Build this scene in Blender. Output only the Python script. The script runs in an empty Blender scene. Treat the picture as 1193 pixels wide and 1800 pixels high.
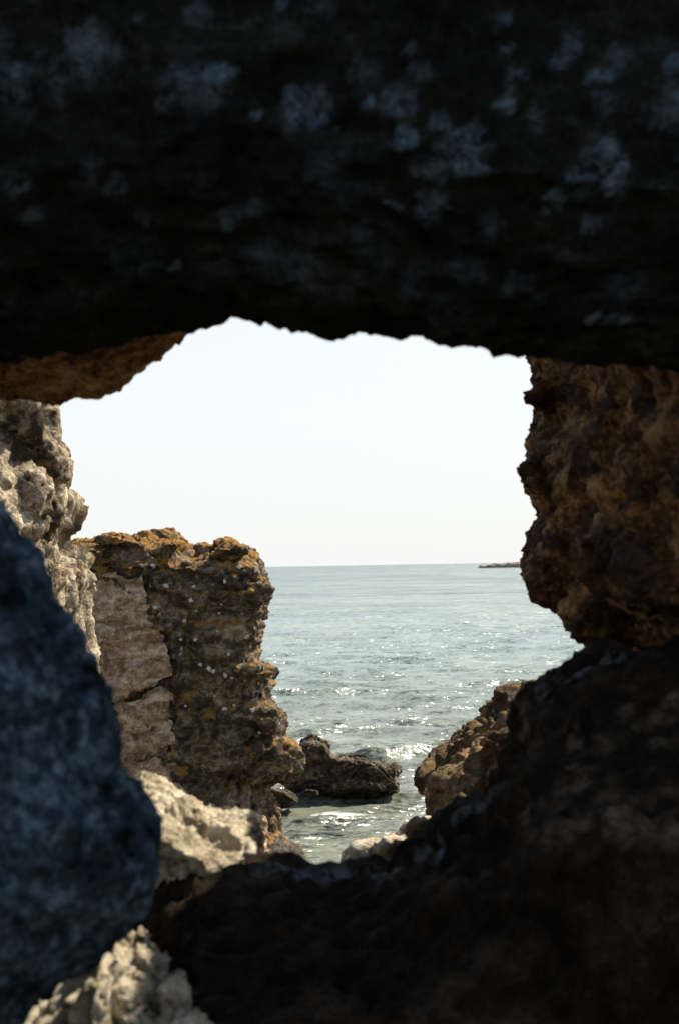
import bpy, bmesh, math, random
import numpy as np
from mathutils import Vector, Matrix
from mathutils.bvhtree import BVHTree

C = bpy.context.scene.collection
R = math.radians
SC = bpy.context.scene

# ------------------------------------------------------------------ camera
EYE = Vector((0.0, 0.0, 4.0))          # four metres above the sea
PITCH, ROLL, FOC = R(2.15), R(1.0), 2500.0
fw = Vector((0, math.cos(PITCH), math.sin(PITCH)))
up0 = Vector((0, -math.sin(PITCH), math.cos(PITCH)))
rt0 = Vector((1, 0, 0))
rt = math.cos(ROLL) * rt0 - math.sin(ROLL) * up0
up = math.sin(ROLL) * rt0 + math.cos(ROLL) * up0
cd = bpy.data.cameras.new('camera'); cam = bpy.data.objects.new('camera', cd); C.objects.link(cam)
m = Matrix.Identity(4)
for i, v in enumerate((rt, up, -fw)):
    for k in range(3): m[k][i] = v[k]
m.translation = EYE
cam.matrix_world = m
cd.sensor_fit = 'VERTICAL'; cd.sensor_height = 36.0; cd.sensor_width = 24.0
cd.lens = 50.0; cd.clip_start = 0.05; cd.clip_end = 60000
cd.dof.use_dof = True; cd.dof.focus_distance = 9.0; cd.dof.aperture_fstop = 8.0
SC.camera = cam

# ------------------------------------------------------------------ light
SUN_AZ, SUN_EL = R(46), R(46)          # azimuth to the right of the view (+Y), elevation
sdir = Vector((math.sin(SUN_AZ) * math.cos(SUN_EL), math.cos(SUN_AZ) * math.cos(SUN_EL), math.sin(SUN_EL)))
w = bpy.data.worlds.new('World'); SC.world = w; w.use_nodes = True
nt = w.node_tree; nt.nodes.clear()
sky = nt.nodes.new('ShaderNodeTexSky'); sky.sky_type = 'NISHITA'; sky.sun_disc = False
sky.sun_elevation = SUN_EL; sky.sun_rotation = SUN_AZ
sky.air_density = 1.0; sky.dust_density = 1.0; sky.ozone_density = 1.6
bg = nt.nodes.new('ShaderNodeBackground'); bg.inputs['Strength'].default_value = 0.105
wo = nt.nodes.new('ShaderNodeOutputWorld')
# pale sea haze low in the sky, all the way round the horizon
tc = nt.nodes.new('ShaderNodeTexCoord'); sp_ = nt.nodes.new('ShaderNodeSeparateXYZ'); nt.links.new(tc.outputs['Generated'], sp_.inputs[0])
rp_ = nt.nodes.new('ShaderNodeValToRGB'); nt.links.new(sp_.outputs[2], rp_.inputs[0])
rp_.color_ramp.interpolation = 'EASE'
rp_.color_ramp.elements[0].position = 0.0; rp_.color_ramp.elements[0].color = (0.96, 0.96, 0.96, 1)
rp_.color_ramp.elements[1].position = 0.75; rp_.color_ramp.elements[1].color = (0, 0, 0, 1)
mx_ = nt.nodes.new('ShaderNodeMix'); mx_.data_type = 'RGBA'
nt.links.new(rp_.outputs[0], mx_.inputs[0]); nt.links.new(sky.outputs[0], mx_.inputs[6]); mx_.inputs[7].default_value = (4.42, 4.50, 4.50, 1)
nt.links.new(mx_.outputs[2], bg.inputs[0]); nt.links.new(bg.outputs[0], wo.inputs[0])
ld = bpy.data.lights.new('sun', 'SUN'); ld.energy = 5.0; ld.angle = R(0.5); ld.color = (1.0, 0.90, 0.74)
sun = bpy.data.objects.new('sun', ld); C.objects.link(sun)
sun.rotation_euler = (-sdir).to_track_quat('-Z', 'Y').to_euler()
sun.location = (20, 30, 40)
SC.view_settings.view_transform = 'Standard'; SC.view_settings.look = 'None'
SC.view_settings.exposure = 1.0; SC.view_settings.gamma = 1.0
SC.view_settings.use_curve_mapping = False

def at(px, py, Y):
    d = fw * FOC + rt * (px - 596.5) + up * (900 - py)
    return EYE + d * (Y / d.y)

# ------------------------------------------------------------------ numpy noise
def _h(ix, iy, iz, s):
    n = (ix * 374761393 + iy * 668265263 + iz * 2147483647 + s * 974634777) & 0xFFFFFFFF
    n = ((n ^ (n >> 13)) * 1274126177) & 0xFFFFFFFF
    n = ((n ^ (n >> 15)) * 2246822519) & 0xFFFFFFFF
    return ((n ^ (n >> 16)) & 0xFFFFFF) / 16777215.0
def vnoise(p, s=0):
    i = np.floor(p).astype(np.int64); f = p - i
    f = f * f * f * (f * (f * 6 - 15) + 10)
    r = 0
    for a in (0, 1):
        wx = f[:, 0] if a else 1 - f[:, 0]
        for b in (0, 1):
            wy = f[:, 1] if b else 1 - f[:, 1]
            for c in (0, 1):
                wz = f[:, 2] if c else 1 - f[:, 2]
                r = r + _h(i[:, 0] + a, i[:, 1] + b, i[:, 2] + c, s) * wx * wy * wz
    return r * 2 - 1
def fbm(p, oct=4, s=0, gain=0.5, ridge=False):
    a, t, r = 1.0, 0.0, 0
    q = p.copy()
    for k in range(oct):
        n = vnoise(q, s + k * 17)
        if ridge: n = 1 - 2 * np.abs(n)
        r = r + a * n; t += a; a *= gain
        q = q * 2.03 + 11.7
    return r / t
def worley(p, s=0):
    i = np.floor(p).astype(np.int64); f = p - i
    F1 = np.full(len(p), 9.0); F2 = F1.copy(); cid = np.zeros(len(p))
    for a in (-1, 0, 1):
        for b in (-1, 0, 1):
            for c in (-1, 0, 1):
                x, y, z = i[:, 0] + a, i[:, 1] + b, i[:, 2] + c
                d = (a + _h(x, y, z, s) - f[:, 0]) ** 2 + (b + _h(x, y, z, s + 1) - f[:, 1]) ** 2 + (c + _h(x, y, z, s + 2) - f[:, 2]) ** 2
                m1 = d < F1
                F2 = np.where(m1, F1, np.minimum(F2, d)); F1 = np.where(m1, d, F1)
                cid = np.where(m1, _h(x, y, z, s + 3), cid)
    return np.sqrt(F1), np.sqrt(F2), cid

# ------------------------------------------------------------------ object helpers
def tag(o, label=None, cat=None, group=None, kind=None):
    if label: o['label'] = label
    if cat: o['category'] = cat
    if group: o['group'] = group
    if kind: o['kind'] = kind
    return o
def empty(name, loc, label, cat, group=None):
    o = bpy.data.objects.new(name, None); C.objects.link(o); o.location = loc
    o.empty_display_size = 0.2
    return tag(o, label, cat, group)
def link(name, me, mat, parent=None, base=None):
    """link mesh given in world coordinates; origin moved to base, then parented"""
    o = bpy.data.objects.new(name, me); C.objects.link(o)
    if mat: me.materials.append(mat)
    b = Vector(base) if base is not None else (Vector(parent.location) if parent else Vector((0, 0, 0)))
    me.transform(Matrix.Translation(-b))
    if parent:
        o.parent = parent; o.location = b - Vector(parent.location)
    else:
        o.location = b
    return o

def loft(bm, layers):
    """layers: [(Y, [(px,py)...])...] same count in each; closed and capped. Y may be a list, one depth per corner"""
    rings = []
    for Y, pts in layers:
        ys = Y if isinstance(Y, (list, tuple)) else [Y] * len(pts)
        rings.append([bm.verts.new(at(p[0], p[1], y)) for p, y in zip(pts, ys)])
    n = len(rings[0])
    for a, b in zip(rings, rings[1:]):
        for k in range(n):
            bm.faces.new((a[k], a[(k + 1) % n], b[(k + 1) % n], b[k]))
    bm.faces.new(rings[0][::-1]); bm.faces.new(rings[-1])
def shrink(pts, k, c=None, dx=0, dy=0):
    cx = sum(p[0] for p in pts) / len(pts) if c is None else c[0]
    cy = sum(p[1] for p in pts) / len(pts) if c is None else c[1]
    return [(cx + (p[0] - cx) * k + dx, cy + (p[1] - cy) * k + dy) for p in pts]
def slab(bm, pts, y0, y1, r=0.93, mid=0.25, k1=0.9, dy=0, lean=0):
    """a boulder-like body with the traced silhouette, rounded front and back"""
    t = y1 - y0
    if lean:
        loft(bm, [(y0, shrink(pts, .86, dy=lean)), (y0 + t * .2, shrink(pts, .95, dy=lean * .55)), (y0 + t * .45, shrink(pts, .99, dy=lean * .2)), (y0 + t * .62, pts), (y0 + t * .85, shrink(pts, k1, dy=lean * .2)), (y1, shrink(pts, .7, dy=lean * .5))]); return
    loft(bm, [(y0, shrink(pts, r - 0.12, dy=dy)), (y0 + t * 0.08, shrink(pts, r)), (y0 + t * mid, pts),
              (y0 + t * 0.7, shrink(pts, k1)), (y1, shrink(pts, k1 - 0.25))])
def blob(bm, px, py, Y, rx, ry, rz, rot=(0, 0, 0)):
    c = at(px, py, Y)
    mt = Matrix.Translation(c) @ Matrix.Rotation(rot[2], 4, 'Z') @ Matrix.Rotation(rot[1], 4, 'Y') @ Matrix.Rotation(rot[0], 4, 'X') @ Matrix.Diagonal((rx, ry, rz, 1))
    bmesh.ops.create_icosphere(bm, subdivisions=3, radius=1, matrix=mt)

def remesh(bm, voxel, smooth=0):
    bmesh.ops.triangulate(bm, faces=bm.faces[:], ngon_method='EAR_CLIP')
    bmesh.ops.recalc_face_normals(bm, faces=bm.faces[:])
    me = bpy.data.meshes.new('tmp'); bm.to_mesh(me); bm.free()
    o = bpy.data.objects.new('tmp', me); C.objects.link(o)
    md = o.modifiers.new('r', 'REMESH'); md.mode = 'VOXEL'; md.voxel_size = voxel; md.adaptivity = 0
    if smooth:
        sm = o.modifiers.new('s', 'SMOOTH'); sm.iterations = smooth; sm.factor = 0.5
    dg = bpy.context.evaluated_depsgraph_get(); dg.update()
    out = bpy.data.meshes.new_from_object(o.evaluated_get(dg))
    bpy.data.objects.remove(o); bpy.data.meshes.remove(me)
    return out
def coords(me):
    a = np.empty(len(me.vertices) * 3, np.float32); me.vertices.foreach_get('co', a)
    return a.reshape(-1, 3).astype(np.float64)
def normals(me):
    a = np.empty(len(me.vertices) * 3, np.float32); me.vertices.foreach_get('normal', a)
    return a.reshape(-1, 3).astype(np.float64)
def setco(me, co):
    me.vertices.foreach_set('co', co.astype(np.float32).ravel()); me.update()

def erode(me, S, big=0.10, block=0.10, strata=0.05, crack=0.05, pit=0.03, fine=0.02, seed=0, zs=2.2, ff=22.0, smooth=False):
    """weather a rock: S is the size of its features in metres, the others are amplitudes in units of S"""
    co = coords(me); n = normals(me)
    p = co / S + seed * 7.31
    wp = p + 0.35 * np.stack([vnoise(p * 1.3, seed + 1), vnoise(p * 1.3, seed + 2), vnoise(p * 1.3, seed + 3)], 1)
    d = big * fbm(wp * 0.8, 3, seed + 5)
    if block or crack:
        q = wp * np.array([1.1, 1.1, zs * 1.1])
        f1, f2, cid = worley(q, seed + 9)
        e = np.clip((f2 - f1) / 0.18, 0, 1); e = e * e * (3 - 2 * e)
        d += block * (cid - 0.5) * e - crack * (1 - e) * (0.4 + 0.6 * (vnoise(p * 1.7, seed + 4) > -0.1))
        f1, f2, cid = worley(q * 2.7 + 3.1, seed + 19)
        e = np.clip((f2 - f1) / 0.22, 0, 1)
        d += 0.42 * block * (cid - 0.5) * e - 0.45 * crack * (1 - e) * np.clip(vnoise(p * 1.9, seed + 6) + 0.3, 0, 1)
    if strata:
        q = wp * np.array([0.5, 0.5, zs * 3.4])
        s = fbm(q, 4, seed + 31, 0.6)
        d += strata * s
    if pit:
        f1, f2, cid = worley(wp * 5.5, seed + 41)
        d -= pit * np.clip(0.48 - f1, 0, 1) * 3 * (cid > 0.35)
    if fine:
        d += fine * fbm(p * ff * 0.35, 5, seed + 51, 0.62, ridge=True)
    d -= np.percentile(d, 68)
    co += n * (d * S)[:, None]
    setco(me, co)
    me.polygons.foreach_set('use_smooth', [bool(smooth)] * len(me.polygons)) if False else me.polygons.foreach_set('use_smooth', np.ones(len(me.polygons), bool))
    return me

def paint_spots(me, name, spots, warp=0.9, seed=3):
    """vertex mask for crusts on the rock and for painted edge highlights: spots = [(point, radius, strength)]"""
    co = coords(me); v = np.zeros(len(co))
    for (c, r, s) in spots:
        d = np.linalg.norm(co - np.array(c), axis=1)
        sel = d < r * 2.2
        if not sel.any(): continue
        q = co[sel] / r * np.array([1, 1, 1.0]) + np.array(c) * 9
        dd = d[sel] / r + warp * fbm(q * 1.4, 4, seed, 0.65)
        v[sel] = np.maximum(v[sel], s * np.clip((1.15 - dd) / 0.45, 0, 1))
    at_ = me.attributes.new(name, 'FLOAT', 'POINT'); at_.data.foreach_set('value', v.astype(np.float32))
def bvh(me): 
    n = len(me.polygons)
    return BVHTree.FromPolygons([v.co.copy() for v in me.vertices], [tuple(p.vertices) for p in me.polygons])
def hits(tree, pxs):
    out = []
    for (px, py) in pxs:
        d = (at(px, py, 5) - EYE).normalized()
        h, nn, i, t = tree.ray_cast(EYE, d)
        out.append((h, nn))
    return out

# ------------------------------------------------------------------ materials
def node(nt, t, **k):
    n = nt.nodes.new(t)
    for a, b in k.items(): setattr(n, a, b)
    return n
def mixc(nt, fac, a, b, mode='MIX'):
    n = nt.nodes.new('ShaderNodeMix'); n.data_type = 'RGBA'; n.blend_type = mode; n.clamp_factor = True
    for s, v in ((0, fac), (6, a), (7, b)):
        if isinstance(v, (int, float)): n.inputs[s].default_value = v
        elif isinstance(v, tuple): n.inputs[s].default_value = (*v, 1)
        else: nt.links.new(v, n.inputs[s])
    return n.outputs[2]
def ramp(nt, src, stops):
    n = nt.nodes.new('ShaderNodeValToRGB'); el = n.color_ramp.elements
    while len(el) < len(stops): el.new(0.5)
    for e, (p, c) in zip(el, stops):
        e.position = p; e.color = (c, c, c, 1) if isinstance(c, (int, float)) else (*c, 1)
    nt.links.new(src, n.inputs[0]); return n.outputs[0]
def math_(nt, op, a, b=None, c=None, clamp=False):
    n = nt.nodes.new('ShaderNodeMath'); n.operation = op; n.use_clamp = clamp
    for i, v in enumerate((a, b, c)):
        if v is None: continue
        if isinstance(v, (int, float)): n.inputs[i].default_value = v
        else: nt.links.new(v, n.inputs[i])
    return n.outputs[0]
def noise(nt, vec, scale, detail=6, rough=0.6, dist=0.0, out=0):
    n = nt.nodes.new('ShaderNodeTexNoise'); n.inputs['Scale'].default_value = scale
    n.inputs['Detail'].default_value = detail; n.inputs['Roughness'].default_value = rough
    n.inputs['Distortion'].default_value = dist
    nt.links.new(vec, n.inputs['Vector']); return n.outputs[out]
def voro(nt, vec, scale, feature='F1', out=0, rnd=1.0):
    n = nt.nodes.new('ShaderNodeTexVoronoi'); n.feature = feature; n.inputs['Scale'].default_value = scale
    n.inputs['Randomness'].default_value = rnd
    nt.links.new(vec, n.inputs['Vector']); return n.outputs[out]

def rock_mat(name, dark, mid, light, S=1.0, zs=2.0, orange=None, white=None, moss=None, bump=0.5, grain=1.0,
             spot=None, spot_attr=None, rim_highlight=None, spec=0.25, up_orange=False, top_orange=False, tide=None, contrast=(0.30, 0.5, 0.72), bumpd=0.02):
    mt = bpy.data.materials.new(name); mt.use_nodes = True; nt = mt.node_tree
    bs = nt.nodes['Principled BSDF']; bs.inputs['Roughness'].default_value = 0.92
    bs.inputs['Specular IOR Level'].default_value = spec
    geo = nt.nodes.new('ShaderNodeNewGeometry'); P = geo.outputs['Position']
    mp = nt.nodes.new('ShaderNodeMapping'); mp.inputs['Scale'].default_value = (1 / S, 1 / S, zs / S)
    nt.links.new(P, mp.inputs[0]); V = mp.outputs[0]
    mi = nt.nodes.new('ShaderNodeMapping'); mi.inputs['Scale'].default_value = (1 / S, 1 / S, 1 / S)
    nt.links.new(P, mi.inputs[0]); I = mi.outputs[0]
    n1 = noise(nt, V, 1.6, 9, 0.66, 0.6)
    n2 = noise(nt, I, 9.0, 8, 0.7, 0.3)
    mixn = math_(nt, 'ADD', math_(nt, 'MULTIPLY', n1, 0.55), math_(nt, 'MULTIPLY', n2, 0.45))
    col = ramp(nt, mixn, [(contrast[0], dark), (contrast[1], mid), (contrast[2], light)])
    # coarse mineral grain
    g = noise(nt, I, 42.0, 5, 0.75)
    col = mixc(nt, 0.75 * grain, col, ramp(nt, g, [(0.30, 0.25), (0.5, 1.0), (0.72, 1.9)]), 'MULTIPLY')
    if moss:
        mk = noise(nt, V, 0.9, 8, 0.7, 1.0)
        col = mixc(nt, ramp(nt, mk, [(moss[1], 0.0), (moss[1] + 0.12, 1.0)]), col, moss[0])
    if orange:
        o1 = noise(nt, I, orange[2] if len(orange) > 2 else 2.2, 9, 0.72, 0.4)
        src = o1
        if up_orange:
            sx = nt.nodes.new('ShaderNodeSeparateXYZ'); nt.links.new(geo.outputs['Normal'], sx.inputs[0])
            src = math_(nt, 'ADD', o1, math_(nt, 'MULTIPLY', sx.outputs[2], 0.13))
        if top_orange:    # this lichen thrives above the reach of the spray
            sq = nt.nodes.new('ShaderNodeSeparateXYZ'); nt.links.new(P, sq.inputs[0])
            src = math_(nt, 'ADD', src, ramp(nt, math_(nt, 'MULTIPLY', sq.outputs[2], 0.2), [(0.76, 0.0), (0.90, 0.085)]))
        col = mixc(nt, ramp(nt, src, [(orange[1], 0.0), (orange[1] + 0.06, 0.9)]), col,
                   mixc(nt, g, orange[0], tuple(c * 0.5 for c in orange[0])))
    if white:
        wv = nt.nodes.new('ShaderNodeVectorMath'); wv.operation = 'ADD'
        wn = noise(nt, I, 6.0, 4, 0.6, 0, 1)
        sc = nt.nodes.new('ShaderNodeVectorMath'); sc.operation = 'SCALE'; sc.inputs['Scale'].default_value = 0.22
        nt.links.new(wn, sc.inputs[0]); nt.links.new(I, wv.inputs[0]); nt.links.new(sc.outputs[0], wv.inputs[1])
        vd = voro(nt, wv.outputs[0], white[2])
        thr = math_(nt, 'MULTIPLY', noise(nt, I, 1.1, 3, 0.5), 0.5)
        mk = math_(nt, 'SUBTRACT', thr, vd)
        col = mixc(nt, ramp(nt, mk, [(white[1], 0.0), (white[1] + 0.035, 0.85)]), col, mixc(nt, g, tuple(c * 0.7 for c in white[0]), white[0]))
    if spot_attr:
        a = nt.nodes.new('ShaderNodeAttribute'); a.attribute_name = spot_attr
        fac = math_(nt, 'MULTIPLY', a.outputs['Fac'], ramp(nt, noise(nt, I, 8, 8, 0.85, 0.2), [(0.42, 0.0), (0.64, 1.0)]))
        col = mixc(nt, fac, col, spot)
    if rim_highlight:  # edge highlight mixed into the base colour
        a2 = nt.nodes.new('ShaderNodeAttribute'); a2.attribute_name = 'rim_highlight'
        col = mixc(nt, math_(nt, 'MULTIPLY', a2.outputs['Fac'], ramp(nt, noise(nt, I, 12, 6, 0.8), [(0.44, 0.0), (0.58, 1.0)])), col, rim_highlight)
    if tide:    # weed and wet stone up to the high-water mark
        sz = nt.nodes.new('ShaderNodeSeparateXYZ'); nt.links.new(P, sz.inputs[0])
        lvl = math_(nt, 'ADD', sz.outputs[2], math_(nt, 'MULTIPLY', noise(nt, P, 2.5, 5, 0.6), -0.5))
        tf = ramp(nt, math_(nt, 'ADD', lvl, 0.5), [(tide + 0.25, 1.0), (tide + 0.33, 0.0)])
        col = mixc(nt, math_(nt, 'MULTIPLY', tf, 0.8), col, (0.022, 0.019, 0.010))
        rg = math_(nt, 'SUBTRACT', 0.9, math_(nt, 'MULTIPLY', tf, 0.5)); nt.links.new(rg, bs.inputs['Roughness'])
    nt.links.new(col, bs.inputs['Base Color'])
    h = math_(nt, 'ADD', math_(nt, 'MULTIPLY', noise(nt, V, 5.0, 10, 0.72, 0.5), 1.0),
              math_(nt, 'MULTIPLY', voro(nt, I, 17.0), 0.25))
    h = math_(nt, 'ADD', h, math_(nt, 'MULTIPLY', noise(nt, I, 50, 4, 0.7), 0.22))
    b = nt.nodes.new('ShaderNodeBump'); b.inputs['Strength'].default_value = bump
    b.inputs['Distance'].default_value = bumpd * S * 6
    nt.links.new(h, b.inputs['Height']); nt.links.new(b.outputs[0], bs.inputs['Normal'])
    return mt

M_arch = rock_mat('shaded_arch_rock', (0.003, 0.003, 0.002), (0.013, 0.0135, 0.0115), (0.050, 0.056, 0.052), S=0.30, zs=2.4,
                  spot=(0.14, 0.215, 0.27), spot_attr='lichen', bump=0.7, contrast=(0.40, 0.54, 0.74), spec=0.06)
M_under = rock_mat('rusty_ceiling_rock', (0.05, 0.022, 0.006), (0.40, 0.20, 0.065), (0.80, 0.54, 0.27), S=0.16, zs=1.4, bump=1.0,
                   contrast=(0.43, 0.5, 0.60))
M_side = rock_mat('brown_side_wall_rock', (0.008, 0.004, 0.0015), (0.085, 0.040, 0.012), (0.70, 0.40, 0.15), S=0.30, zs=2.2, bump=0.8,
                  orange=((0.22, 0.10, 0.025), 0.60), contrast=(0.38, 0.50, 0.68))
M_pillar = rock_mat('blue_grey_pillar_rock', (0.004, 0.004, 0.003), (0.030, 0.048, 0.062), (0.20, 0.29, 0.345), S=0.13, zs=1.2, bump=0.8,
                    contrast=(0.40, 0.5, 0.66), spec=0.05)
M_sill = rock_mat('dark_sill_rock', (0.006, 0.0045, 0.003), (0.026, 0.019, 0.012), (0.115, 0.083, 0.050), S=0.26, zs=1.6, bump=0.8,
                  rim_highlight=(0.17, 0.185, 0.20), spot=(0.28, 0.20, 0.115), spot_attr='lichen', contrast=(0.38, 0.53, 0.76), spec=0.04)
M_pale = rock_mat('pale_limestone', (0.10, 0.075, 0.042), (0.44, 0.37, 0.25), (0.76, 0.68, 0.52), S=0.16, zs=1.3, bump=0.9,
                  contrast=(0.38, 0.48, 0.60))
M_left = rock_mat('grey_limestone_cliff', (0.05, 0.036, 0.019), (0.31, 0.24, 0.15), (0.70, 0.60, 0.44), S=0.55, zs=0.7, bump=1.0,
                  orange=((0.30, 0.17, 0.04), 0.59, 3.0), contrast=(0.44, 0.51, 0.60))
M_stack = rock_mat('lichen_crusted_cliff', (0.014, 0.010, 0.006), (0.085, 0.060, 0.035), (0.42, 0.33, 0.22), S=0.8, zs=2.2, bump=0.9,
                   orange=((0.40, 0.20, 0.035), 0.60, 3.2), up_orange=True, top_orange=True, tide=0.22, contrast=(0.40, 0.5, 0.64))
M_face = rock_mat('fresh_broken_face', (0.15, 0.09, 0.05), (0.44, 0.30, 0.185), (0.78, 0.62, 0.46), S=0.7, zs=2.6, bump=1.0,
                  orange=((0.40, 0.20, 0.05), 0.60, 1.6), moss=((0.10, 0.07, 0.045), 0.60), contrast=(0.40, 0.5, 0.60))
M_brown = rock_mat('golden_brown_outcrop', (0.025, 0.014, 0.005), (0.125, 0.073, 0.026), (0.50, 0.35, 0.18), S=0.55, zs=1.2, bump=0.9,
                   orange=((0.46, 0.24, 0.035), 0.575, 2.6), contrast=(0.38, 0.5, 0.66))
M_wet = rock_mat('wet_sea_rock', (0.012, 0.008, 0.004), (0.060, 0.042, 0.024), (0.42, 0.32, 0.20), S=0.6, zs=2.4, bump=0.9, tide=0.16, contrast=(0.38, 0.5, 0.68))
M_wet.node_tree.nodes['Principled BSDF'].inputs['Specular IOR Level'].default_value = 0.3
M_isle = rock_mat('far_reef_rock', (0.12, 0.10, 0.08), (0.28, 0.25, 0.20), (0.5, 0.46, 0.40), S=8, zs=1.0, bump=0.4)
M_shore = rock_mat('shore_rock', (0.03, 0.024, 0.016), (0.11, 0.085, 0.055), (0.30, 0.25, 0.17), S=1.0, zs=1.0, bump=0.9)
M_crust = bpy.data.materials.new('white_lichen_crust'); M_crust.use_nodes = True
_b = M_crust.node_tree.nodes['Principled BSDF']; _b.inputs['Roughness'].default_value = 0.95
_g = M_crust.node_tree.nodes.new('ShaderNodeNewGeometry')
_c = ramp(M_crust.node_tree, noise(M_crust.node_tree, _g.outputs['Position'], 60, 4, 0.7), [(0.35, (0.28, 0.27, 0.23)), (0.6, (0.60, 0.58, 0.53))])
M_crust.node_tree.links.new(_c, _b.inputs['Base Color'])

# ------------------------------------------------------------------ water
def make_sea():
    rng = np.random.default_rng(4)
    fp = FOC * 1024 / 1800
    dep = [1024 * k for k in ()]
    Ys = [1.5]
    while Ys[-1] < 14: Ys.append(Ys[-1] + 0.5)
    while Ys[-1] < 25000:
        y = Ys[-1]
        step = max(0.042, 0.85 * y * y / (4.0 * fp)) if y < 420 else y * 0.08
        step = min(step, y * 0.02 if y < 420 else 1e9)
        Ys.append(y + step)
    Ys = np.array(Ys)
    tin = np.tan(np.radians(np.linspace(-14, 14, 410)))
    tl = np.tan(np.radians(np.linspace(-82, -15.4, 46))); trr = -tl[::-1]
    T = np.concatenate([tl, tin, trr])
    Y, TT = np.meshgrid(Ys, T, indexing='ij')
    X = Y * TT
    dY = np.gradient(Ys)[:, None] * np.ones_like(X)
    Z = np.zeros_like(X); DX = np.zeros_like(X); DYY = np.zeros_like(X)
    for k in range(110):
        lam = 0.22 * (30.0 ** rng.random())           # 0.22 to 6.6 m
        th = math.radians(-90 + rng.normal(0, 30 if lam < 1.5 else 19))
        kx, ky = math.cos(th), math.sin(th); kk = 2 * math.pi / lam
        A = 0.0080 * lam ** 0.85 * (0.4 + 1.2 * rng.random())
        if lam > 3.5: A *= 0.62
        fade = np.clip((lam / dY - 1.6) / 1.5, 0, 1)
        # groups: amplitude swells and dies in patches
        gr = 0.55 + 0.45 * np.sin(X * rng.normal(0, 0.30) / lam ** .5 + Y * rng.normal(0, 0.30) / lam ** .5 + rng.random() * 6)
        ph = kk * (kx * X + ky * Y) + rng.random() * 6.28
        Z += A * fade * gr * np.cos(ph)
        s = np.sin(ph) * A * fade * gr
        DX -= kx * s * 0.9; DYY -= ky * s * 0.9
    # the few low breakers running in
    for (px, py, wpx, h, wid) in ((600, 1219, 130, 0.27, 0.55), (905, 1213, 60, 0.18, 0.5), (675, 1330, 66, 0.24, 0.30), (545, 1296, 40, 0.20, 0.40),
                                  (470, 1222, 60, 0.10, 0.5), (760, 1290, 60, 0.07, 0.3), (610, 1278, 70, 0.08, 0.3)):
        d = 4.0 * FOC / (py - 995 + (px - 596) * 0.0175)
        xc = (px - 596.5) / FOC * d; wx = wpx / FOC * d
        yy = Y - d - 0.25 * np.sin((X - xc) * 1.6) - 0.10 * np.sin(X * 4.1 + 1)
        prof = np.where(yy < 0, np.exp(-(yy / (wid * 0.45)) ** 2), np.exp(-(yy / (wid * 1.3)) ** 2))
        Z += h * prof * np.exp(-((X - xc) / wx) ** 4)
    # calmer water in the lee of the rocks
    calm = 1 - 0.55 * np.clip((24 - Y) / 5, 0, 1)
    Z *= calm
    co = np.stack([X + DX * calm, Y + DYY * calm, Z], -1).reshape(-1, 3)
    nr, nc = X.shape
    idx = np.arange(nr * nc).reshape(nr, nc)
    q = np.stack([idx[:-1, :-1], idx[:-1, 1:], idx[1:, 1:], idx[1:, :-1]], -1).reshape(-1, 4)
    me = bpy.data.meshes.new('sea')
    me.vertices.add(len(co)); me.vertices.foreach_set('co', co.astype(np.float32).ravel())
    me.loops.add(q.size); me.loops.foreach_set('vertex_index', q.ravel().astype(np.int32))
    me.polygons.add(len(q)); me.polygons.foreach_set('loop_start', (np.arange(len(q)) * 4).astype(np.int32))
    me.polygons.foreach_set('use_smooth', np.ones(len(q), bool))
    me.update(calc_edges=True)
    # foam: round the rocks and on the breakers
    foam = np.zeros(len(co))
    def spot(px, py, rx, ry, s):
        d = 4.0 * FOC / (py - 995 + (px - 596) * 0.0175); xc = (px - 596.5) / FOC * d
        r = np.sqrt(((co[:, 0] - xc) / rx) ** 2 + ((co[:, 1] - d) / ry) ** 2)
        np.maximum(foam, s * np.clip(1.3 - r, 0, 1), out=foam)
    spot(590, 1432, 0.75, 0.9, 0.9); spot(560, 1398, 0.8, 0.9, 0.8); spot(530, 1310, 0.6, 1.8, 0.8); spot(725, 1400, 0.35, 1.6, 0.55)
    spot(570, 1302, 0.9, 1.0, 0.6); spot(600, 1216, 1.6, 0.9, 0.6); spot(655, 1216, 1.2, 0.9, 0.7); spot(690, 1325, 0.4, 0.6, 0.6); spot(640, 1410, 1.0, 0.5, 0.5)
    spot(520, 1385, 0.5, 0.7, 0.7)
    a = me.attributes.new('foam', 'FLOAT', 'POINT'); a.data.foreach_set('value', foam.astype(np.float32))
    mt = bpy.data.materials.new('sea_water'); mt.use_nodes = True; nt = mt.node_tree
    bs = nt.nodes['Principled BSDF']
    geo = nt.nodes.new('ShaderNodeNewGeometry'); P = geo.outputs['Position']
    sx = nt.nodes.new('ShaderNodeSeparateXYZ'); nt.links.new(P, sx.inputs[0])
    murk = ramp(nt, noise(nt, P, 0.05, 4, 0.5), [(0.35, (0.165, 0.215, 0.200)), (0.65, (0.195, 0.240, 0.205))])
    near = ramp(nt, math_(nt, 'MULTIPLY', sx.outputs[1], 0.01), [(0.22, 1.0), (0.62, 0.0)])
    murk = mixc(nt, near, murk, (0.145, 0.155, 0.110))
    fa = nt.nodes.new('ShaderNodeAttribute'); fa.attribute_name = 'foam'
    fn = math_(nt, 'ADD', fa.outputs['Fac'], math_(nt, 'MULTIPLY', noise(nt, P, 5.5, 9, 0.82, 0.5), 1.6))
    ff = ramp(nt, fn, [(0.0, 0.0), (1.0, 1.0)])
    ff = math_(nt, 'MULTIPLY', math_(nt, 'SUBTRACT', fn, 1.40), 2.2, clamp=True)
    col = mixc(nt, ff, murk, (0.78, 0.79, 0.76))
    nt.links.new(col, bs.inputs['Base Color'])
    bs.inputs['IOR'].default_value = 1.333
    nt.links.new(math_(nt, 'ADD', math_(nt, 'MULTIPLY', ff, 0.6), 0.20), bs.inputs['Roughness'])
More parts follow.
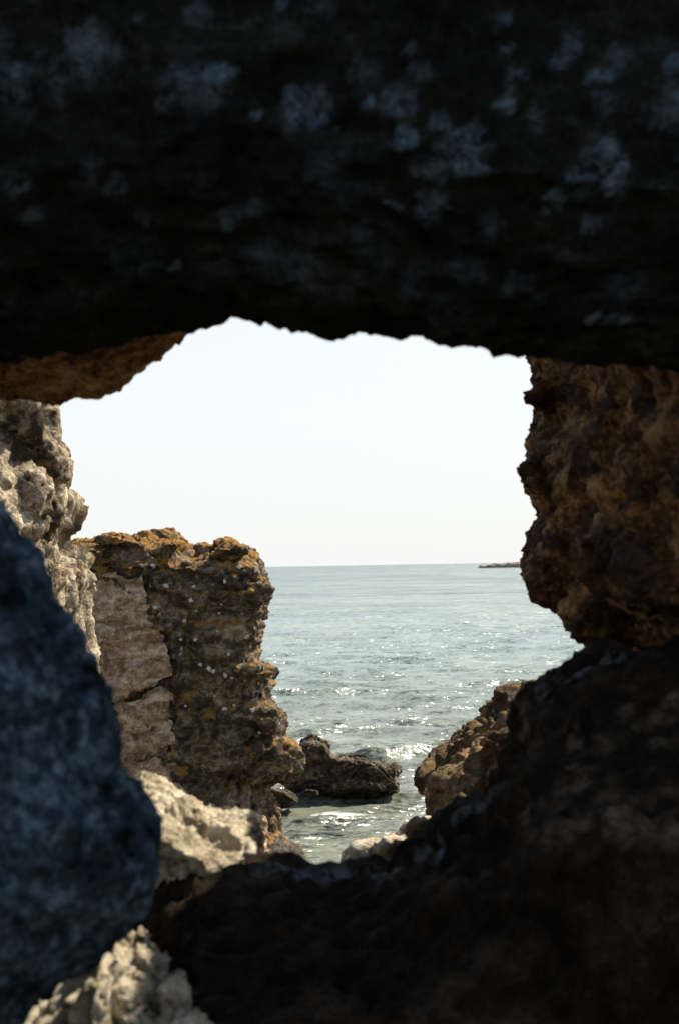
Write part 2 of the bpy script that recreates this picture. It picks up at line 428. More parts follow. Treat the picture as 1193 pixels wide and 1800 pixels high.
    mp = nt.nodes.new('ShaderNodeMapping'); mp.inputs['Scale'].default_value = (0.6, 1.0, 1.0); nt.links.new(P, mp.inputs[0])
    V = mp.outputs[0]
    def vm(op, a, b=None, sc=None):
        q = nt.nodes.new('ShaderNodeVectorMath'); q.operation = op
        for i_, v in enumerate((a, b)):
            if v is None: continue
            if isinstance(v, tuple): q.inputs[i_].default_value = v
            else: nt.links.new(v, q.inputs[i_])
        if sc is not None:
            if isinstance(sc, (int, float)): q.inputs['Scale'].default_value = sc
            else: nt.links.new(sc, q.inputs['Scale'])
        return q.outputs[0]
    gust = ramp(nt, noise(nt, V, 0.35, 5, 0.65, 0.5), [(0.36, 0.35), (0.62, 1.15)])
    slope = None
    for sc_, amp in ((1.1, 1.5), (3.6, 2.5), (13.0, 2.9)):
        t = vm('SCALE', vm('SUBTRACT', noise(nt, V, sc_, 4, 0.6, 0.4, 1), (0.5, 0.5, 0.5)), sc=amp)
        slope = t if slope is None else vm('ADD', slope, t)
    mp2 = nt.nodes.new('ShaderNodeMapping'); mp2.inputs['Scale'].default_value = (0.30, 1.0, 1.0); nt.links.new(P, mp2.inputs[0])
    far = ramp(nt, math_(nt, 'MULTIPLY', sx.outputs[1], 0.002), [(0.05, 0.0), (0.5, 1.0)])
    for sc_, amp in ((0.45, 2.0), (0.12, 1.6), (0.03, 0.9)):
        t = vm('SCALE', vm('SCALE', vm('SUBTRACT', noise(nt, mp2.outputs[0], sc_, 5, 0.65, 0.4, 1), (0.5, 0.5, 0.5)), sc=amp), sc=far)
        slope = vm('ADD', slope, t)
    slope = vm('MULTIPLY', vm('SCALE', slope, sc=gust), (1.0, 1.15, 0.0))
    # wave fronts running in to the shore are steeper than their backs
    lean = nt.nodes.new('ShaderNodeCombineXYZ'); nt.links.new(math_(nt, 'MULTIPLY', far, -0.22), lean.inputs[1])
    slope = vm('ADD', slope, lean.outputs[0])
    nrm = vm('NORMALIZE', vm('ADD', geo.outputs['Normal'], slope))
    nt.links.new(nrm, bs.inputs['Normal'])
    o = link('sea', me, mt); tag(o, kind='structure'); o['label'] = 'choppy grey green sea glittering in the sun out to the horizon'
    return o
make_sea()

# ------------------------------------------------------------------ shore under and behind the arch
def make_shore():
    n = 150
    xs = np.linspace(-14, 14, n); ys = np.linspace(-9, 15.5, n)
    X, Y = np.meshgrid(xs, ys, indexing='ij')
    line = 4 - 0.262 * np.maximum(Y, 3.0) - 0.9
    Z = np.where(Y < 2.7, 3.0, np.minimum(3.0, line))
    P = np.stack([X.ravel(), Y.ravel(), np.zeros(X.size)], 1)
    Z = Z + (0.20 * fbm(P * 0.9, 5, 3)).reshape(X.shape) - 0.05
    co = np.stack([X, Y, Z], -1).reshape(-1, 3); idx = np.arange(n * n).reshape(n, n)
    q = np.stack([idx[:-1, :-1], idx[1:, :-1], idx[1:, 1:], idx[:-1, 1:]], -1).reshape(-1, 4)
    me = bpy.data.meshes.new('shore'); me.from_pydata(co.tolist(), [], q.tolist())
    me.polygons.foreach_set('use_smooth', np.ones(len(q), bool))
    o = link('ground', me, M_shore); tag(o, kind='structure'); o['label'] = 'brown rocky shore sloping down to the water'
make_shore()

# ------------------------------------------------------------------ the arch
arch = empty('rock_arch', at(600, 1790, 2.0), 'black shaded rock arch filling the foreground, with a ragged window onto the sea', 'rock arch')
# front lintel
edge = [(-1700, 900), (-1000, 760), (-500, 720), (-200, 690), (0, 655), (100, 628), (200, 602), (300, 582), (352, 574), (385, 562), (402, 555), (428, 554), (438, 563), (450, 556), (490, 561),
        (520, 567), (548, 580), (578, 597), (600, 590), (618, 577), (645, 582), (682, 583), (702, 590), (720, 587), (747, 592), (772, 603),
        (800, 608), (838, 610), (870, 623), (925, 627), (1000, 640), (1193, 655), (1400, 700), (1560, 820), (1700, 1000), (2100, 1250), (3000, 1500)]
n = len(edge)
def topline(y): return [(3000, y - 300)] + [(3000 - 4700 * k / 9, y - 300 + 40 * (k % 3)) for k in range(1, 9)] + [(-1700, y - 300)]
bm = bmesh.new()
loft(bm, [(1.56, [(p[0] * 1.0, p[1] - 330) for p in edge] + topline(-420)),
          (1.62, [(p[0], p[1] - 190) for p in edge] + topline(-500)),
          (1.69, [(p[0], p[1] - 70) for p in edge] + topline(-500)),
          (1.75, [(p[0], p[1] - 12) for p in edge] + topline(-450)),
          (1.80, edge + topline(-420)),
          (1.95, [(p[0], p[1] - 40) for p in edge] + topline(-300)),
          (2.15, [(p[0], p[1] - 230) for p in edge] + topline(-150))])
me = remesh(bm, 0.0078)
erode(me, 0.22, big=0.10, block=0.06, strata=0.055, crack=0.02, pit=0.04, fine=0.05, seed=2, zs=2.0)
tr = bvh(me)
lich = [(165, 85, 45, .7), (20, 145, 38, .75), (90, 130, 30, .35), (385, 140, 36, .85), (340, 150, 50, .5), (288, 180, 14, .8), (290, 145, 14, .5), (530, 195, 45, .8), (455, 200, 11, 1), (590, 225, 9, 1),
        (30, 325, 20, .8), (60, 385, 18, .8), (205, 325, 18, .55), (160, 300, 18, .35), (250, 385, 14, .6), (410, 370, 30, .6), (450, 365, 22, .6), (395, 400, 12, .5), (312, 465, 11, .8), (230, 450, 45, .25), (480, 440, 40, .25),
        (700, 175, 32, .7), (650, 180, 13, .7), (720, 85, 12, .5), (740, 125, 22, .5), (640, 125, 25, .35), (715, 240, 24, .8), (815, 260, 46, .9), (765, 290, 30, .7), (770, 215, 20, .6), (672, 358, 8, 1), (700, 366, 12, .8), (755, 370, 30, .85), (730, 345, 14, .6),
        (880, 35, 20, .5), (890, 85, 11, .8), (905, 145, 22, .7), (890, 180, 18, .85), (940, 210, 20, .6), (985, 105, 26, .7), (1005, 75, 24, .7), (1045, 132, 16, .9), (1075, 135, 10, .8), (1090, 90, 26, .5),
        (1060, 180, 24, .5), (1060, 260, 26, .8), (1075, 300, 34, .95), (1030, 300, 26, .8), (1005, 320, 22, .7), (975, 350, 22, .75), (955, 368, 8, 1), (1020, 340, 15, .5), (1100, 335, 10, .7), (1150, 330, 16, .6), (1040, 395, 20, .6), (1150, 205, 22, .5), (1185, 110, 22, .5),
        (865, 385, 24, .3), (640, 410, 30, .35), (660, 460, 34, .3), (720, 490, 34, .35), (820, 470, 40, .3), (910, 495, 30, .45), (1040, 560, 12, .8), (1082, 566, 26, .85), (950, 520, 12, .4), (800, 540, 40, .2), (570, 300, 40, .2), (520, 470, 50, .2),
        (1100, 500, 40, .25), (350, 30, 30, .3), (490, 10, 14, .7), (240, 35, 12, .5), (560, 20, 26, .4), (-40, 60, 60, .4), (1230, 200, 60, .6), (620, 340, 30, .25), (105, 165, 20, .4)]
hs = hits(tr, [(l[0], l[1]) for l in lich])
paint_spots(me, 'lichen', [(h, l[2] / FOC * 1.55, l[3]) for (h, nn), l in zip(hs, lich) if h is not None])
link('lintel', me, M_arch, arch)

# rusty ceiling running back under the lintel on the left
far = [(-1300, 722), (-200, 716), (0, 708), (60, 711), (130, 707), (165, 699), (205, 689), (215, 676), (250, 656), (284, 641), (299, 624), (303, 605), (318, 602), (330, 590), (352, 577), (385, 563)]
near = [(-1300, 700), (-200, 660), (0, 615), (50, 600), (90, 592), (130, 585), (170, 575), (200, 570), (230, 560), (250, 552), (280, 545), (300, 540), (320, 535), (340, 530), (360, 525), (385, 520)]
bm = bmesh.new()
cap = [(400, 470), (200, 460), (0, 450), (-1300, 450)]
loft(bm, [(1.88, near + cap), (2.10, [((a[0] + b[0]) / 2, (a[1] + b[1]) / 2) for a, b in zip(near, far)] + cap),
          (2.38, [(p[0], p[1] - 6) for p in far] + cap), (2.48, far + cap), (2.62, [(p[0], p[1] - 55) for p in far] + [(p[0], p[1] + 10) for p in cap])])
me = remesh(bm, 0.0084)
erode(me, 0.22, big=0.08, block=0.10, strata=0.07, crack=0.06, pit=0.03, fine=0.05, seed=5)
link('ceiling', me, M_under, arch)

# right side wall of the window
re = [(915, 520), (920, 575), (925, 626), (933, 655), (938, 678), (931, 698), (944, 716), (941, 742), (928, 764), (927, 786), (920, 806), (923, 826), (921, 850), (934, 878), (952, 900), (950, 915),
      (938, 930), (932, 955), (935, 975), (925, 990), (930, 1020), (940, 1048), (962, 1068), (994, 1080), (1000, 1100), (1025, 1122), (1048, 1142), (1075, 1190), (1100, 1260)]
k = len(re)
def shift(pts, f): return [(p[0] + f(p), p[1]) for p in pts]
re = [(p[0] + 26 * max(0, min(1, (p[1] - 1040) / 60)), p[1]) for p in re]
re_hi = [(p[0], p[1] - (130 if i_ < 2 else 0)) for i_, p in enumerate(re)]; capH = [(2900, 1260), (2900, 1000), (2900, 700), (2900, 390)]  # unseen near top raised to shade the sill; far top kept low for sun
re = [(p[0], max(p[1], 586 + 3 * i_)) for i_, p in enumerate(re)]
capR = [(2900, 1260), (2900, 1000), (2900, 700), (2900, 586)]
bm = bmesh.new()
loft(bm, [(1.95, shift(re_hi, lambda p: 310) + capH), (2.35, shift(re_hi, lambda p: 165) + capH), (2.58, shift(re_hi, lambda p: 125) + capH), (2.66, shift(re, lambda p: 112) + capR), (2.8, shift(re, lambda p: 85 + 22 * math.sin(p[1] * 0.02)) + capR),
          (3.15, shift(re, lambda p: 14 + 10 * math.sin(p[1] * 0.03)) + capR), (3.35, re + capR), (3.75, shift(re, lambda p: 12) + capR), (4.1, shift(re, lambda p: 60) + capR)])
for (px, py, Y, r) in ((960, 830, 3.05, .07), (985, 1000, 3.0, .08), (1000, 930, 2.9, .06), (970, 700, 3.1, .06), (1060, 1080, 2.85, .09), (1120, 760, 2.5, .08), (1100, 980, 2.55, .09), (1180, 900, 2.3, .08)):
    blob(bm, px, py, Y, r, r, r * .8)
me = remesh(bm, 0.0128)
erode(me, 0.22, big=0.07, block=0.08, strata=0.07, crack=0.06, pit=0.05, fine=0.12, seed=8, zs=1.7)
link('side_wall', me, M_side, arch)

# sill: the dark bottom and right mass
top = [(-1700, 1620), (-200, 1600), (0, 1585), (120, 1570), (200, 1540), (262, 1510), (300, 1500), (340, 1512), (385, 1528), (430, 1522), (460, 1508), (500, 1514), (540, 1526), (585, 1527), (640, 1522), (690, 1514), (738, 1484), (768, 1452), (792, 1422),
       (815, 1408), (860, 1402), (885, 1350), (905, 1290), (922, 1238), (945, 1212), (975, 1192), (1003, 1174), (1032, 1163), (1052, 1146), (1100, 1138), (1150, 1142), (1193, 1132), (1400, 1080), (1750, 960), (3000, 900)]
bot = [(3000, 2350), (1200, 2350), (600, 2350), (0, 2350), (-1700, 2350)]
def lay(dy, xs=0): return [(p[0] + xs * max(0, (p[0] - 700) / 500), p[1] + dy) for p in top]
bm = bmesh.new()
def low(l): return [(p[0], p[1] + 150 * max(0, min(1, (330 - p[0]) / 90))) for p in l]
loft(bm, [(1.55, low(lay(330)) + bot), (1.70, low(lay(190)) + bot), (1.90, low(lay(60)) + bot), (2.04, lay(8) + bot), (2.12, lay(0) + bot),
          (2.35, lay(26) + bot), (2.75, lay(160) + bot), (3.2, lay(420) + bot)])
blob(bm, 1040, 1340, 1.90, .06, .05, .07); blob(bm, 1120, 1260, 1.9, .09, .05, .07); blob(bm, 1100, 1480, 1.72, .1, .06, .06); blob(bm, 900, 1480, 1.85, .09, .05, .06)
me = remesh(bm, 0.0150)
erode(me, 0.24, big=0.09, block=0.10, strata=0.05, crack=0.04, pit=0.05, fine=0.09, seed=11, zs=1.5)
tr = bvh(me)
random.seed(5)
sp = [(random.uniform(920, 1193), random.uniform(1230, 1480)) for _ in range(46)]
rr = [random.uniform(8, 24) for _ in sp]; ss = [random.uniform(.25, .9) for _ in sp]
paint_spots(me, 'lichen', [(h, r / FOC * 1.9, s) for (h, nn), r, s in zip(hits(tr, sp), rr, ss) if h is not None])
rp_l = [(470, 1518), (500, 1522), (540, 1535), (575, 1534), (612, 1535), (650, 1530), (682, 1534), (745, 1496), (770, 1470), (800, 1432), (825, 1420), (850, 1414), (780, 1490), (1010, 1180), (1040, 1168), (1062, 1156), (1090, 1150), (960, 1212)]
paint_spots(me, 'rim_highlight', [(h, 26 / FOC * 2, .9) for (h, nn) in hits(tr, [(a, b + 4) for a, b in rp_l]) if h is not None and h.y < 3])  # bluish-white highlights painted into the sill colour along its top edge
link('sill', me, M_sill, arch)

# ------------------------------------------------------------------ blue-grey pillar at the left
pl = [(-1600, 500), (-250, 760), (-60, 840), (0, 880), (28, 912), (40, 950), (72, 962), (96, 1000), (104, 1040), (118, 1072), (150, 1082), (164, 1110), (172, 1160), (196, 1200), (206, 1260), (222, 1310), (234, 1362),
      (252, 1395), (268, 1440), (270, 1490), (262, 1540), (248, 1585), (225, 1610), (190, 1640), (150, 1680), (110, 1720), (80, 1745), (50, 1790), (0, 1850), (-100, 2000), (-200, 2300), (-1600, 2350)]
bm = bmesh.new()
pl = [(p[0] - 22 * math.exp(-((p[1] - 1390) / 110) ** 2), p[1]) for p in pl]
def lf(d): return [(p[0] - d, p[1]) for p in pl]
loft(bm, [(1.16, lf(210)), (1.23, lf(90)), (1.30, lf(8)), (1.37, pl), (1.50, lf(25)), (1.66, lf(190))])
me = remesh(bm, 0.0075)
erode(me, 0.20, big=0.07, block=0.09, strata=0.03, crack=0.03, pit=0.03, fine=0.07, seed=14, zs=0.8)
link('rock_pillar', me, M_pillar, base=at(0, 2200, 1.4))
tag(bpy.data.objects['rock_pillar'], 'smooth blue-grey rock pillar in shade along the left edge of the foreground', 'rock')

# ------------------------------------------------------------------ sunlit pale rocks on the sill
ol = [(234, 1364), (252, 1361), (280, 1366), (305, 1378), (318, 1392), (345, 1400), (362, 1415), (385, 1420), (412, 1425), (435, 1438), (452, 1458), (450, 1472), (432, 1482), (420, 1496), (455, 1500), (445, 1516), (410, 1526),
      (388, 1528), (365, 1508), (330, 1500), (300, 1490), (292, 1470), (272, 1440), (262, 1420), (245, 1395)]
bm = bmesh.new()
# a humped ridge, lower lobes in front of it and hollows between
ridge = [(228, 1470), (234, 1380), (240, 1366), (256, 1362), (282, 1367), (305, 1379), (318, 1392), (345, 1400), (362, 1415), (385, 1421), (412, 1426), (435, 1438), (452, 1458), (449, 1474), (430, 1484), (400, 1470), (360, 1470), (300, 1480)]
loft(bm, [(1.98, [(p[0] + 6, p[1] + 110) for p in ridge]), (2.06, [(p[0] + 3, p[1] + 74) for p in ridge]), (2.18, [(p[0], p[1] + 40) for p in ridge]), (2.30, [(p[0], p[1] + 14) for p in ridge]), (2.40, ridge), (2.46, [(p[0], p[1] + 10) for p in ridge]), (2.56, [(p[0] - 20, p[1] + 50) for p in ridge])])
tl_ = R(-28)
for (px, py, Y, a, b_, c_) in ((258, 1392, 2.33, .026, .06, .016), (318, 1418, 2.30, .03, .05, .012), (412, 1448, 2.30, .036, .06, .014), (340, 1496, 2.10, .035, .045, .008), (408, 1518, 2.08, .028, .05, .008)):
    blob(bm, px, py, Y, a, b_, c_, (R(12), .25, 0))
loft(bm, [(2.10, [(240, 1520), (300, 1520), (370, 1530), (420, 1540), (420, 1660), (240, 1660)]), (2.2, [(235, 1450), (300, 1490), (370, 1500), (430, 1520), (420, 1640), (240, 1640)]), (2.5, [(250, 1450), (300, 1510), (380, 1500), (430, 1535), (420, 1640), (240, 1640)])])
me = remesh(bm, 0.0042)
co = coords(me)
for (px, py, Y, rr_, dp) in ((318, 1448, 2.20, .040, .05), (292, 1440, 2.16, .03, .04), (390, 1472, 2.14, .030, .05), (372, 1458, 2.18, .022, .03), (275, 1412, 2.26, .02, .025), (425, 1478, 2.14, .02, .03)):
    c_ = np.array(at(px, py, Y)); dd_ = np.linalg.norm((co - c_) * np.array([1, .7, 1.5]), axis=1) / rr_
    co += np.array([0, .5, -1.0]) * (dp * np.exp(-dd_ ** 4))[:, None]
setco(me, co)
erode(me, 0.13, big=0.07, block=0.06, strata=0.03, crack=0.05, pit=0.03, fine=0.10, seed=17, zs=1.3)
o = link('rock_outcrop', me, M_pale, base=at(340, 1530, 2.2)); tag(o, 'sunlit cream limestone knob on the sill, right beside the blue-grey pillar', 'rock')

def boulder(pts, y0, y1, S, voxel, mat, seed, label, name='boulder', cat='rock', group=None, extra=(), base=None, grow=1.0, lean=0, **k):
    pts = shrink(pts, grow)
    bm = bmesh.new(); slab(bm, pts, y0, y1, lean=lean)
    for e in extra: blob(bm, *e)
    me = remesh(bm, voxel)
    kw = dict(big=0.10, block=0.16, strata=0.05, crack=0.10, pit=0.06, fine=0.05, zs=1.3); kw.update(k)
    erode(me, S, seed=seed, **kw)
    cy = max(p[1] for p in pts); cx = sum(p[0] for p in pts) / len(pts)
    o = link(name, me, mat, base=base or at(cx, cy, (y0 + y1) / 2))
    return tag(o, label, cat, group)
G = 'sunlit pale boulders in the bottom left corner'
boulder([(40, 1830), (60, 1775), (95, 1740), (128, 1700), (155, 1665), (180, 1665), (195, 1700), (205, 1740), (215, 1790), (230, 1860), (120, 1900)], 1.55, 1.95, 0.2, 0.0045, M_pale, 21,
        'largest cream boulder, leaning slab at the very bottom left corner', group=G, grow=1.10, lean=55, fine=0.07, block=0.15, crack=0.06, pit=.02)
boulder([(175, 1670), (190, 1640), (203, 1620), (222, 1640), (245, 1655), (262, 1680), (250, 1708), (215, 1718), (190, 1705)], 1.66, 1.95, 0.17, 0.004, M_pale, 92,
        'cream boulder with a pointed peak, at the foot of the blue-grey pillar', group=G, grow=1.10, lean=55, fine=0.07, block=0.15, crack=0.06, pit=.02)
boulder([(232, 1645), (240, 1622), (258, 1625), (272, 1645), (290, 1660), (310, 1680), (300, 1700), (265, 1695), (240, 1680)], 1.70, 2.0, 0.17, 0.004, M_pale, 23,
        'small cream boulder sitting highest at the back of the bottom left heap', group=G, grow=1.10, lean=55, fine=0.07, block=0.15, crack=0.06, pit=.02)
boulder([(255, 1705), (285, 1685), (318, 1680), (338, 1700), (343, 1735), (325, 1760), (285, 1760), (258, 1745)], 1.64, 1.95, 0.17, 0.004, M_pale, 24,
        'cream boulder at the right edge of the bottom left heap', group=G, grow=1.10, lean=55, fine=0.07, block=0.15, crack=0.06, pit=.02)
boulder([(192, 1740), (215, 1712), (245, 1708), (268, 1725), (280, 1760), (268, 1800), (235, 1815), (205, 1790)], 1.56, 1.9, 0.17, 0.004, M_pale, 25,
        'rounded cream boulder in the middle of the bottom left heap', group=G, grow=1.10, lean=55, fine=0.07, block=0.15, crack=0.06, pit=.02)
boulder([(262, 1800), (285, 1768), (320, 1765), (350, 1760), (358, 1790), (365, 1850), (280, 1860)], 1.52, 1.9, 0.17, 0.004, M_pale, 26,
        'cream boulder cut by the bottom of the picture, right of the heap', group=G, grow=1.10, lean=55, fine=0.07, block=0.15, crack=0.06, pit=.02)
G2 = 'small pale stones wedged beside the pillar'
for i, (px, py, r, lb) in enumerate(((258, 1548, 9, 'topmost of the small pale stones wedged beside the blue-grey pillar'), (248, 1585, 8, 'second highest of the small pale stones wedged beside the pillar'),
                                     (240, 1603, 10, 'lowest of the small pale stones wedged beside the pillar'))):
    boulder([(px + r * math.cos(a), py + r * 1.2 * math.sin(a)) for a in np.linspace(0, 6.28, 9)[:-1]], 1.80, 1.86, 0.04, 0.0022, M_pale, 30 + i, lb, name='stone', group=G2, pit=0, fine=.03)

# pale slab and little rocks beyond the sill
boulder([(608, 1518), (620, 1500), (640, 1494), (672, 1486), (700, 1478), (715, 1462), (735, 1455), (765, 1452), (790, 1475), (780, 1530), (700, 1570), (630, 1560)], 3.75, 4.35, 0.2, 0.009, M_pale, 40,
        'low pale slab catching the sun at the centre of the sill', name='rock_slab')
boulder([(712, 1462), (722, 1445), (738, 1440), (752, 1446), (760, 1470), (740, 1480), (718, 1478)], 3.3, 3.7, 0.14, 0.009, M_brown, 41,
        'small dark rock just above the pale slab and below the golden outcrop', name='stone')

# golden-brown outcrop beyond the sill on the right
ob = [(1060, 1215), (1000, 1210), (960, 1212), (930, 1210), (915, 1218), (885, 1215), (872, 1222), (850, 1235), (832, 1246), (828, 1262), (805, 1282), (788, 1300), (786, 1318), (760, 1330), (742, 1348), (729, 1366), (733, 1392), (742, 1410),
      (748, 1432), (755, 1460), (780, 1520), (850, 1560), (950, 1560), (1100, 1560), (1120, 1300)]
bm = bmesh.new()
def obs(dx, dy): return [(p[0] + dx * (1 - (p[0] - 729) / 700), p[1] + dy) for p in ob]
ob = [(p[0] + 20 * max(0, min(1, (900 - p[0]) / 60)), p[1]) for p in ob]
loft(bm, [(4.42, obs(60, 200)), (4.5, obs(30, 110)), (4.62, obs(12, 62)), (4.85, obs(5, 32)), (5.3, obs(0, 0)), (6.0, obs(10, 0)), (6.6, obs(60, 40))])
for (px, py, Y, r) in ((795, 1372, 4.72, .08), (835, 1335, 4.8, .08), (875, 1300, 4.7, .1), (905, 1262, 5.0, .1), (825, 1425, 4.55, .08), (875, 1355, 4.6, .10)):
    blob(bm, px, py, Y, r, r, r * .55, (0, -.3, 0))
me = remesh(bm, 0.0105)
erode(me, 0.42, big=0.10, block=0.20, strata=0.07, crack=0.10, pit=0.05, fine=0.075, seed=44, zs=1.6)
o = link('rock_outcrop', me, M_brown, base=at(880, 1560, 5.2)); tag(o, 'golden brown craggy outcrop rising at the right behind the dark sill, touched with orange lichen', 'rock')

# ------------------------------------------------------------------ sunlit limestone cliff at the left
lc = [(-700, 500), (-300, 560), (0, 620), (70, 640), (88, 712), (98, 742), (104, 780), (112, 800), (113, 840), (108, 866), (122, 878), (128, 900), (140, 912), (143, 925), (132, 945), (126, 958), (146, 968), (156, 985), (168, 1012), (163, 1045), (160, 1078),
      (166, 1110), (180, 1250), (210, 1500), (220, 1800), (-200, 2000), (-700, 2000)]
bm = bmesh.new()
def lcf(d): return [(p[0] - d, p[1]) for p in lc]
loft(bm, [(5.0, lcf(330)), (5.6, lcf(190)), (6.2, lcf(85)), (6.7, lcf(20)), (7.0, lc), (7.5, lcf(20)), (8.2, lcf(160))])
for (px, py, Y, r, s) in ((45, 760, 6.75, .14, 1.7), (70, 830, 6.8, .11, 1.2), (40, 820, 6.5, .16, 1.3), (85, 905, 6.8, .13, .7), (60, 890, 6.55, .18, .7), (20, 860, 6.3, .18, .9), (100, 1000, 6.85, .14, .9), (115, 1040, 6.9, .1, 1.1), (10, 740, 6.3, .15, 1.6)):
    blob(bm, px, py, Y, r, r, r * s, (0, .15, 0))
me = remesh(bm, 0.0225)
erode(me, 0.55, big=0.10, block=0.17, strata=0.04, crack=0.10, pit=0.04, fine=0.085, seed=47, zs=0.6)
o = link('limestone_cliff', me, M_left, base=at(-50, 2000, 7)); tag(o, 'sunlit grey and cream limestone crag at the left edge, behind the blue-grey pillar', 'cliff')

# ------------------------------------------------------------------ lichen-crusted cliff standing in the sea
st = [(-60, 960), (60, 950), (130, 948), (165, 946), (192, 942), (222, 945), (245, 944), (270, 939), (300, 939), (312, 950), (320, 965), (338, 973), (360, 970), (376, 968), (388, 960), (405, 957), (432, 966), (452, 982), (464, 1000),
      (470, 1025), (476, 1052), (474, 1080), (462, 1105), (457, 1132), (463, 1150), (478, 1162), (484, 1185), (480, 1215), (486, 1235), (497, 1256), (500, 1282), (498, 1302), (518, 1314), (530, 1332),
      (526, 1358), (505, 1372), (470, 1378), (474, 1398), (486, 1418), (491, 1445), (494, 1470), (512, 1488), (528, 1498), (550, 1522), (580, 1570), (400, 1640), (200, 1640), (-60, 1640)]
bm = bmesh.new()
cliff = empty('sea_cliff', at(330, 1560, 20), 'tall brown cliff with orange and white lichen standing in the sea', 'cliff')
def stl(lft, rgt, dy=0):
    out = []
    for (x, y) in st:
        if x > 300: out.append((x - rgt * min(1, (x - 300) / 150), y + (dy if y < 1000 else 0)))
        else: out.append((x + lft * min(1, (300 - x) / 150) * 0, y + (dy if y < 1000 else 0)))
    return out
loft(bm, [(18.6, stl(0, 60, 50)), (18.75, stl(0, 40, 30)), (19.1, stl(0, 16, 12)), (19.7, stl(0, 0, 0)), (20.6, stl(0, 4, 0)), (21.6, stl(0, 60, 30))])
# ledges and bulges of the weathered face
random.seed(12)
for (px, py, rx, rz) in ((390, 1010, .5, .14), (430, 1040, .34, .22), (330, 1000, .35, .12), (360, 1110, .45, .25), (430, 1095, .25, .2), (340, 1180, .3, .12), (410, 1195, .42, .1), (450, 1180, .25, .16), (370, 1235, .45, .12),
                         (430, 1245, .4, .12), (470, 1265, .25, .2), (420, 1310, .5, .22), (490, 1335, .28, .18), (360, 1330, .4, .3), (300, 960, .2, .1), (220, 955, .4, .08), (400, 970, .3, .07)):
    blob(bm, px, py, 18.95, rx, 0.36, rz, (0, random.uniform(-.2, .2), 0))
for k_, (px, py) in enumerate(((258, 1005), (262, 1030), (258, 1055), (266, 1080), (282, 1105), (296, 1130), (304, 1155), (312, 1180), (308, 1205), (304, 1240), (306, 1280), (304, 1320), (312, 1360), (345, 1395), (240, 990), (200, 985), (160, 980))):
    blob(bm, px + 4, py, 18.62, random.uniform(.07, .13), .16, random.uniform(.09, .17), (0, random.uniform(-.6, .6), 0))
me = remesh(bm, 0.0235)
erode(me, 1.0, big=0.09, block=0.12, strata=0.09, crack=0.10, pit=0.04, fine=0.06, seed=50, zs=1.7, ff=26)
tr_body = bvh(me)
link('weathered_body', me, M_stack, cliff)
# smooth broken slabs standing proud on the left: upper and lower
def slabface(pts, y0, y1, seed):
    bm = bmesh.new()
    loft(bm, [(y0, shrink(pts, .985)), (y0 + .05, pts), (y1, pts)])
    me = remesh(bm, 0.02)
    erode(me, 0.9, big=0.08, block=0.05, strata=0.05, crack=0.045, pit=0.02, fine=0.06, seed=seed, zs=2.0, ff=26)
    return me
up_ = [(120, 1012), (150, 1000), (180, 1008), (205, 1003), (225, 1014), (250, 1008), (257, 1022), (259, 1050), (262, 1075), (272, 1095), (290, 1120), (298, 1145), (306, 1170), (304, 1188), (280, 1200), (250, 1212), (215, 1226), (120, 1240)]
lo_ = [(120, 1252), (215, 1234), (250, 1220), (285, 1207), (300, 1215), (302, 1260), (300, 1320), (310, 1370), (360, 1410), (420, 1420), (465, 1440), (470, 1500), (400, 1560), (120, 1560)]
link('broken_face', slabface(up_, 18.52, 19.3, 61), M_face, cliff)
link('broken_face', slabface([(p[0], p[1]) for p in lo_], 18.54, 19.3, 62), M_face, cliff)

# white crusts on the weathered face
def crust(px, py, r, ring=False, seed=0):
    d = (at(px, py, 5) - EYE).normalized()
    h, nn, i, t = tr_body.ray_cast(EYE, d)
    if h is None: return
    rnd = random.Random(seed)
    R_ = r / FOC * 19
    bm = bmesh.new(); zq = nn.to_track_quat('Z', 'Y').to_matrix()
    k = 11; rr = [R_ * rnd.uniform(.45, 1.25) for _ in range(k)]
    inner = 0.42 if ring else 0.0
    def P(a, rad, z): return h + zq @ Vector((rad * math.cos(a), rad * math.sin(a), z))
    outer = [bm.verts.new(P(6.283 * j / k, rr[j], -0.012)) for j in range(k)]
    mid = [bm.verts.new(P(6.283 * j / k, rr[j] * .8, 0.004 + rnd.uniform(0, .012))) for j in range(k)]
    inn = [bm.verts.new(P(6.283 * j / k, rr[j] * .45, 0.004 + rnd.uniform(0, .016) if not ring else -0.01)) for j in range(k)]
    for j in range(k):
        j2 = (j + 1) % k
        bm.faces.new((outer[j], outer[j2], mid[j2], mid[j])); bm.faces.new((mid[j], mid[j2], inn[j2], inn[j]))
    if not ring: bm.faces.new(inn)
    me = bpy.data.meshes.new('lichen_crust'); bm.to_mesh(me); bm.free()
    link('lichen_crust', me, M_crust, cliff)
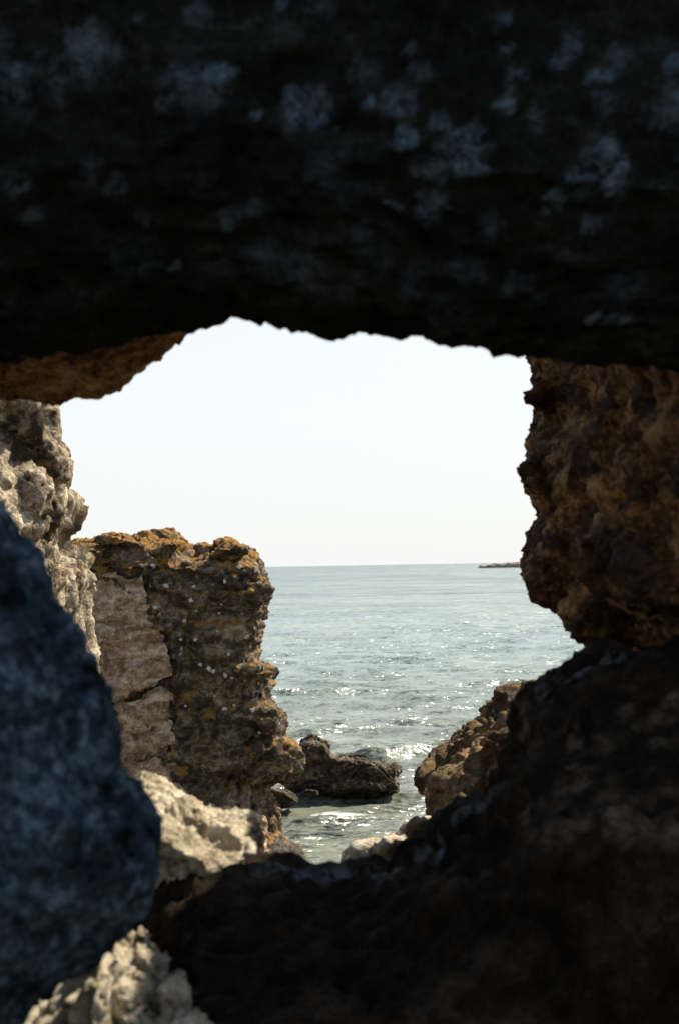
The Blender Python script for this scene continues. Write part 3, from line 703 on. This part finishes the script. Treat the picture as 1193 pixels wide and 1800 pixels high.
for i, (x, y, r, g) in enumerate(((434, 1120, 5.5, 1), (378, 1128, 4, 1), (352, 1168, 4.5, 0), (366, 1175, 5, 0), (374, 1180, 4, 0), (318, 1124, 3.5, 0), (344, 1124, 4, 0), (319, 1140, 3.5, 0), (317, 1150, 3.5, 0), (386, 1078, 3.5, 0), (382, 1110, 2.5, 0),
                                  (335, 1055, 5, 0), (292, 1030, 5.5, 0), (390, 1062, 3, 0), (325, 1092, 6, 0), (342, 1030, 4, 0), (273, 1068, 5, 0), (280, 1080, 5, 0), (378, 1223, 3.2, 0), (326, 1241, 2.8, 0), (445, 1248, 5, 0), (456, 1288, 3.5, 0), (490, 1273, 3.5, 0),
                                  (396, 1186, 6, 0), (408, 1192, 4, 0), (395, 1246, 5, 0), (412, 1240, 4, 0), (454, 1201, 4, 0), (420, 995, 6, 0), (270, 995, 5, 0), (395, 1022, 4, 0), (300, 1098, 4, 0), (345, 1073, 2.5, 0), (402, 1150, 3, 0))):
    crust(x, y, r, g, 100 + i)

# ------------------------------------------------------------------ rocks awash
boulder([(500, 1345), (522, 1328), (526, 1305), (545, 1299), (566, 1306), (578, 1324), (592, 1332), (625, 1330), (652, 1334), (674, 1343), (692, 1342), (703, 1352), (703, 1374), (698, 1392), (668, 1403), (615, 1406), (575, 1400), (545, 1392), (500, 1390)],
        24.4, 26.6, 0.75, 0.020, M_wet, 70, 'largest dark wet rock lying in the water right of the brown cliff', name='sea_rock',
        extra=((640, 1375, 24.7, .62, .5, .15, (0, .05, 0)), (560, 1350, 25.2, .35, .5, .3), (670, 1352, 25.4, .4, .6, .1), (548, 1322, 25.8, .22, .4, .2)), base=at(620, 1404, 25.2), strata=0.14, zs=2.6, block=.12, crack=.08)
boulder([(462, 1392), (478, 1386), (500, 1390), (520, 1400), (527, 1410), (512, 1418), (490, 1424), (462, 1420)], 22.8, 23.8, 0.4, 0.016, M_wet, 71,
        'small dark rock awash at the foot of the brown cliff', name='sea_rock', base=at(495, 1420, 23.2))
boulder([(530, 1392), (540, 1386), (556, 1388), (562, 1398), (545, 1404)], 24.0, 24.5, 0.3, 0.016, M_wet, 72,
        'tiny flat rock awash between the small and the large sea rocks', name='sea_rock', base=at(545, 1402, 24.2))

# ------------------------------------------------------------------ far reef
rp = [(842, 996), (850, 994), (862, 993), (872, 990), (880, 992), (890, 989), (905, 990), (915, 988), (930, 989), (950, 986), (980, 988), (1020, 990), (1040, 996), (1040, 1003), (842, 1001)]
bm = bmesh.new(); loft(bm, [(1080, shrink(rp, .9)), (1090, rp), (1110, rp), (1120, shrink(rp, .8))])
me = remesh(bm, 0.45)
erode(me, 7, big=0.10, block=0.16, strata=0.03, crack=0.08, pit=0.05, fine=0.06, seed=80, zs=2)
o = link('reef', me, M_isle, base=at(930, 1000, 1100)); tag(o, 'low rocky reef on the horizon beside the right wall of the window', 'reef')
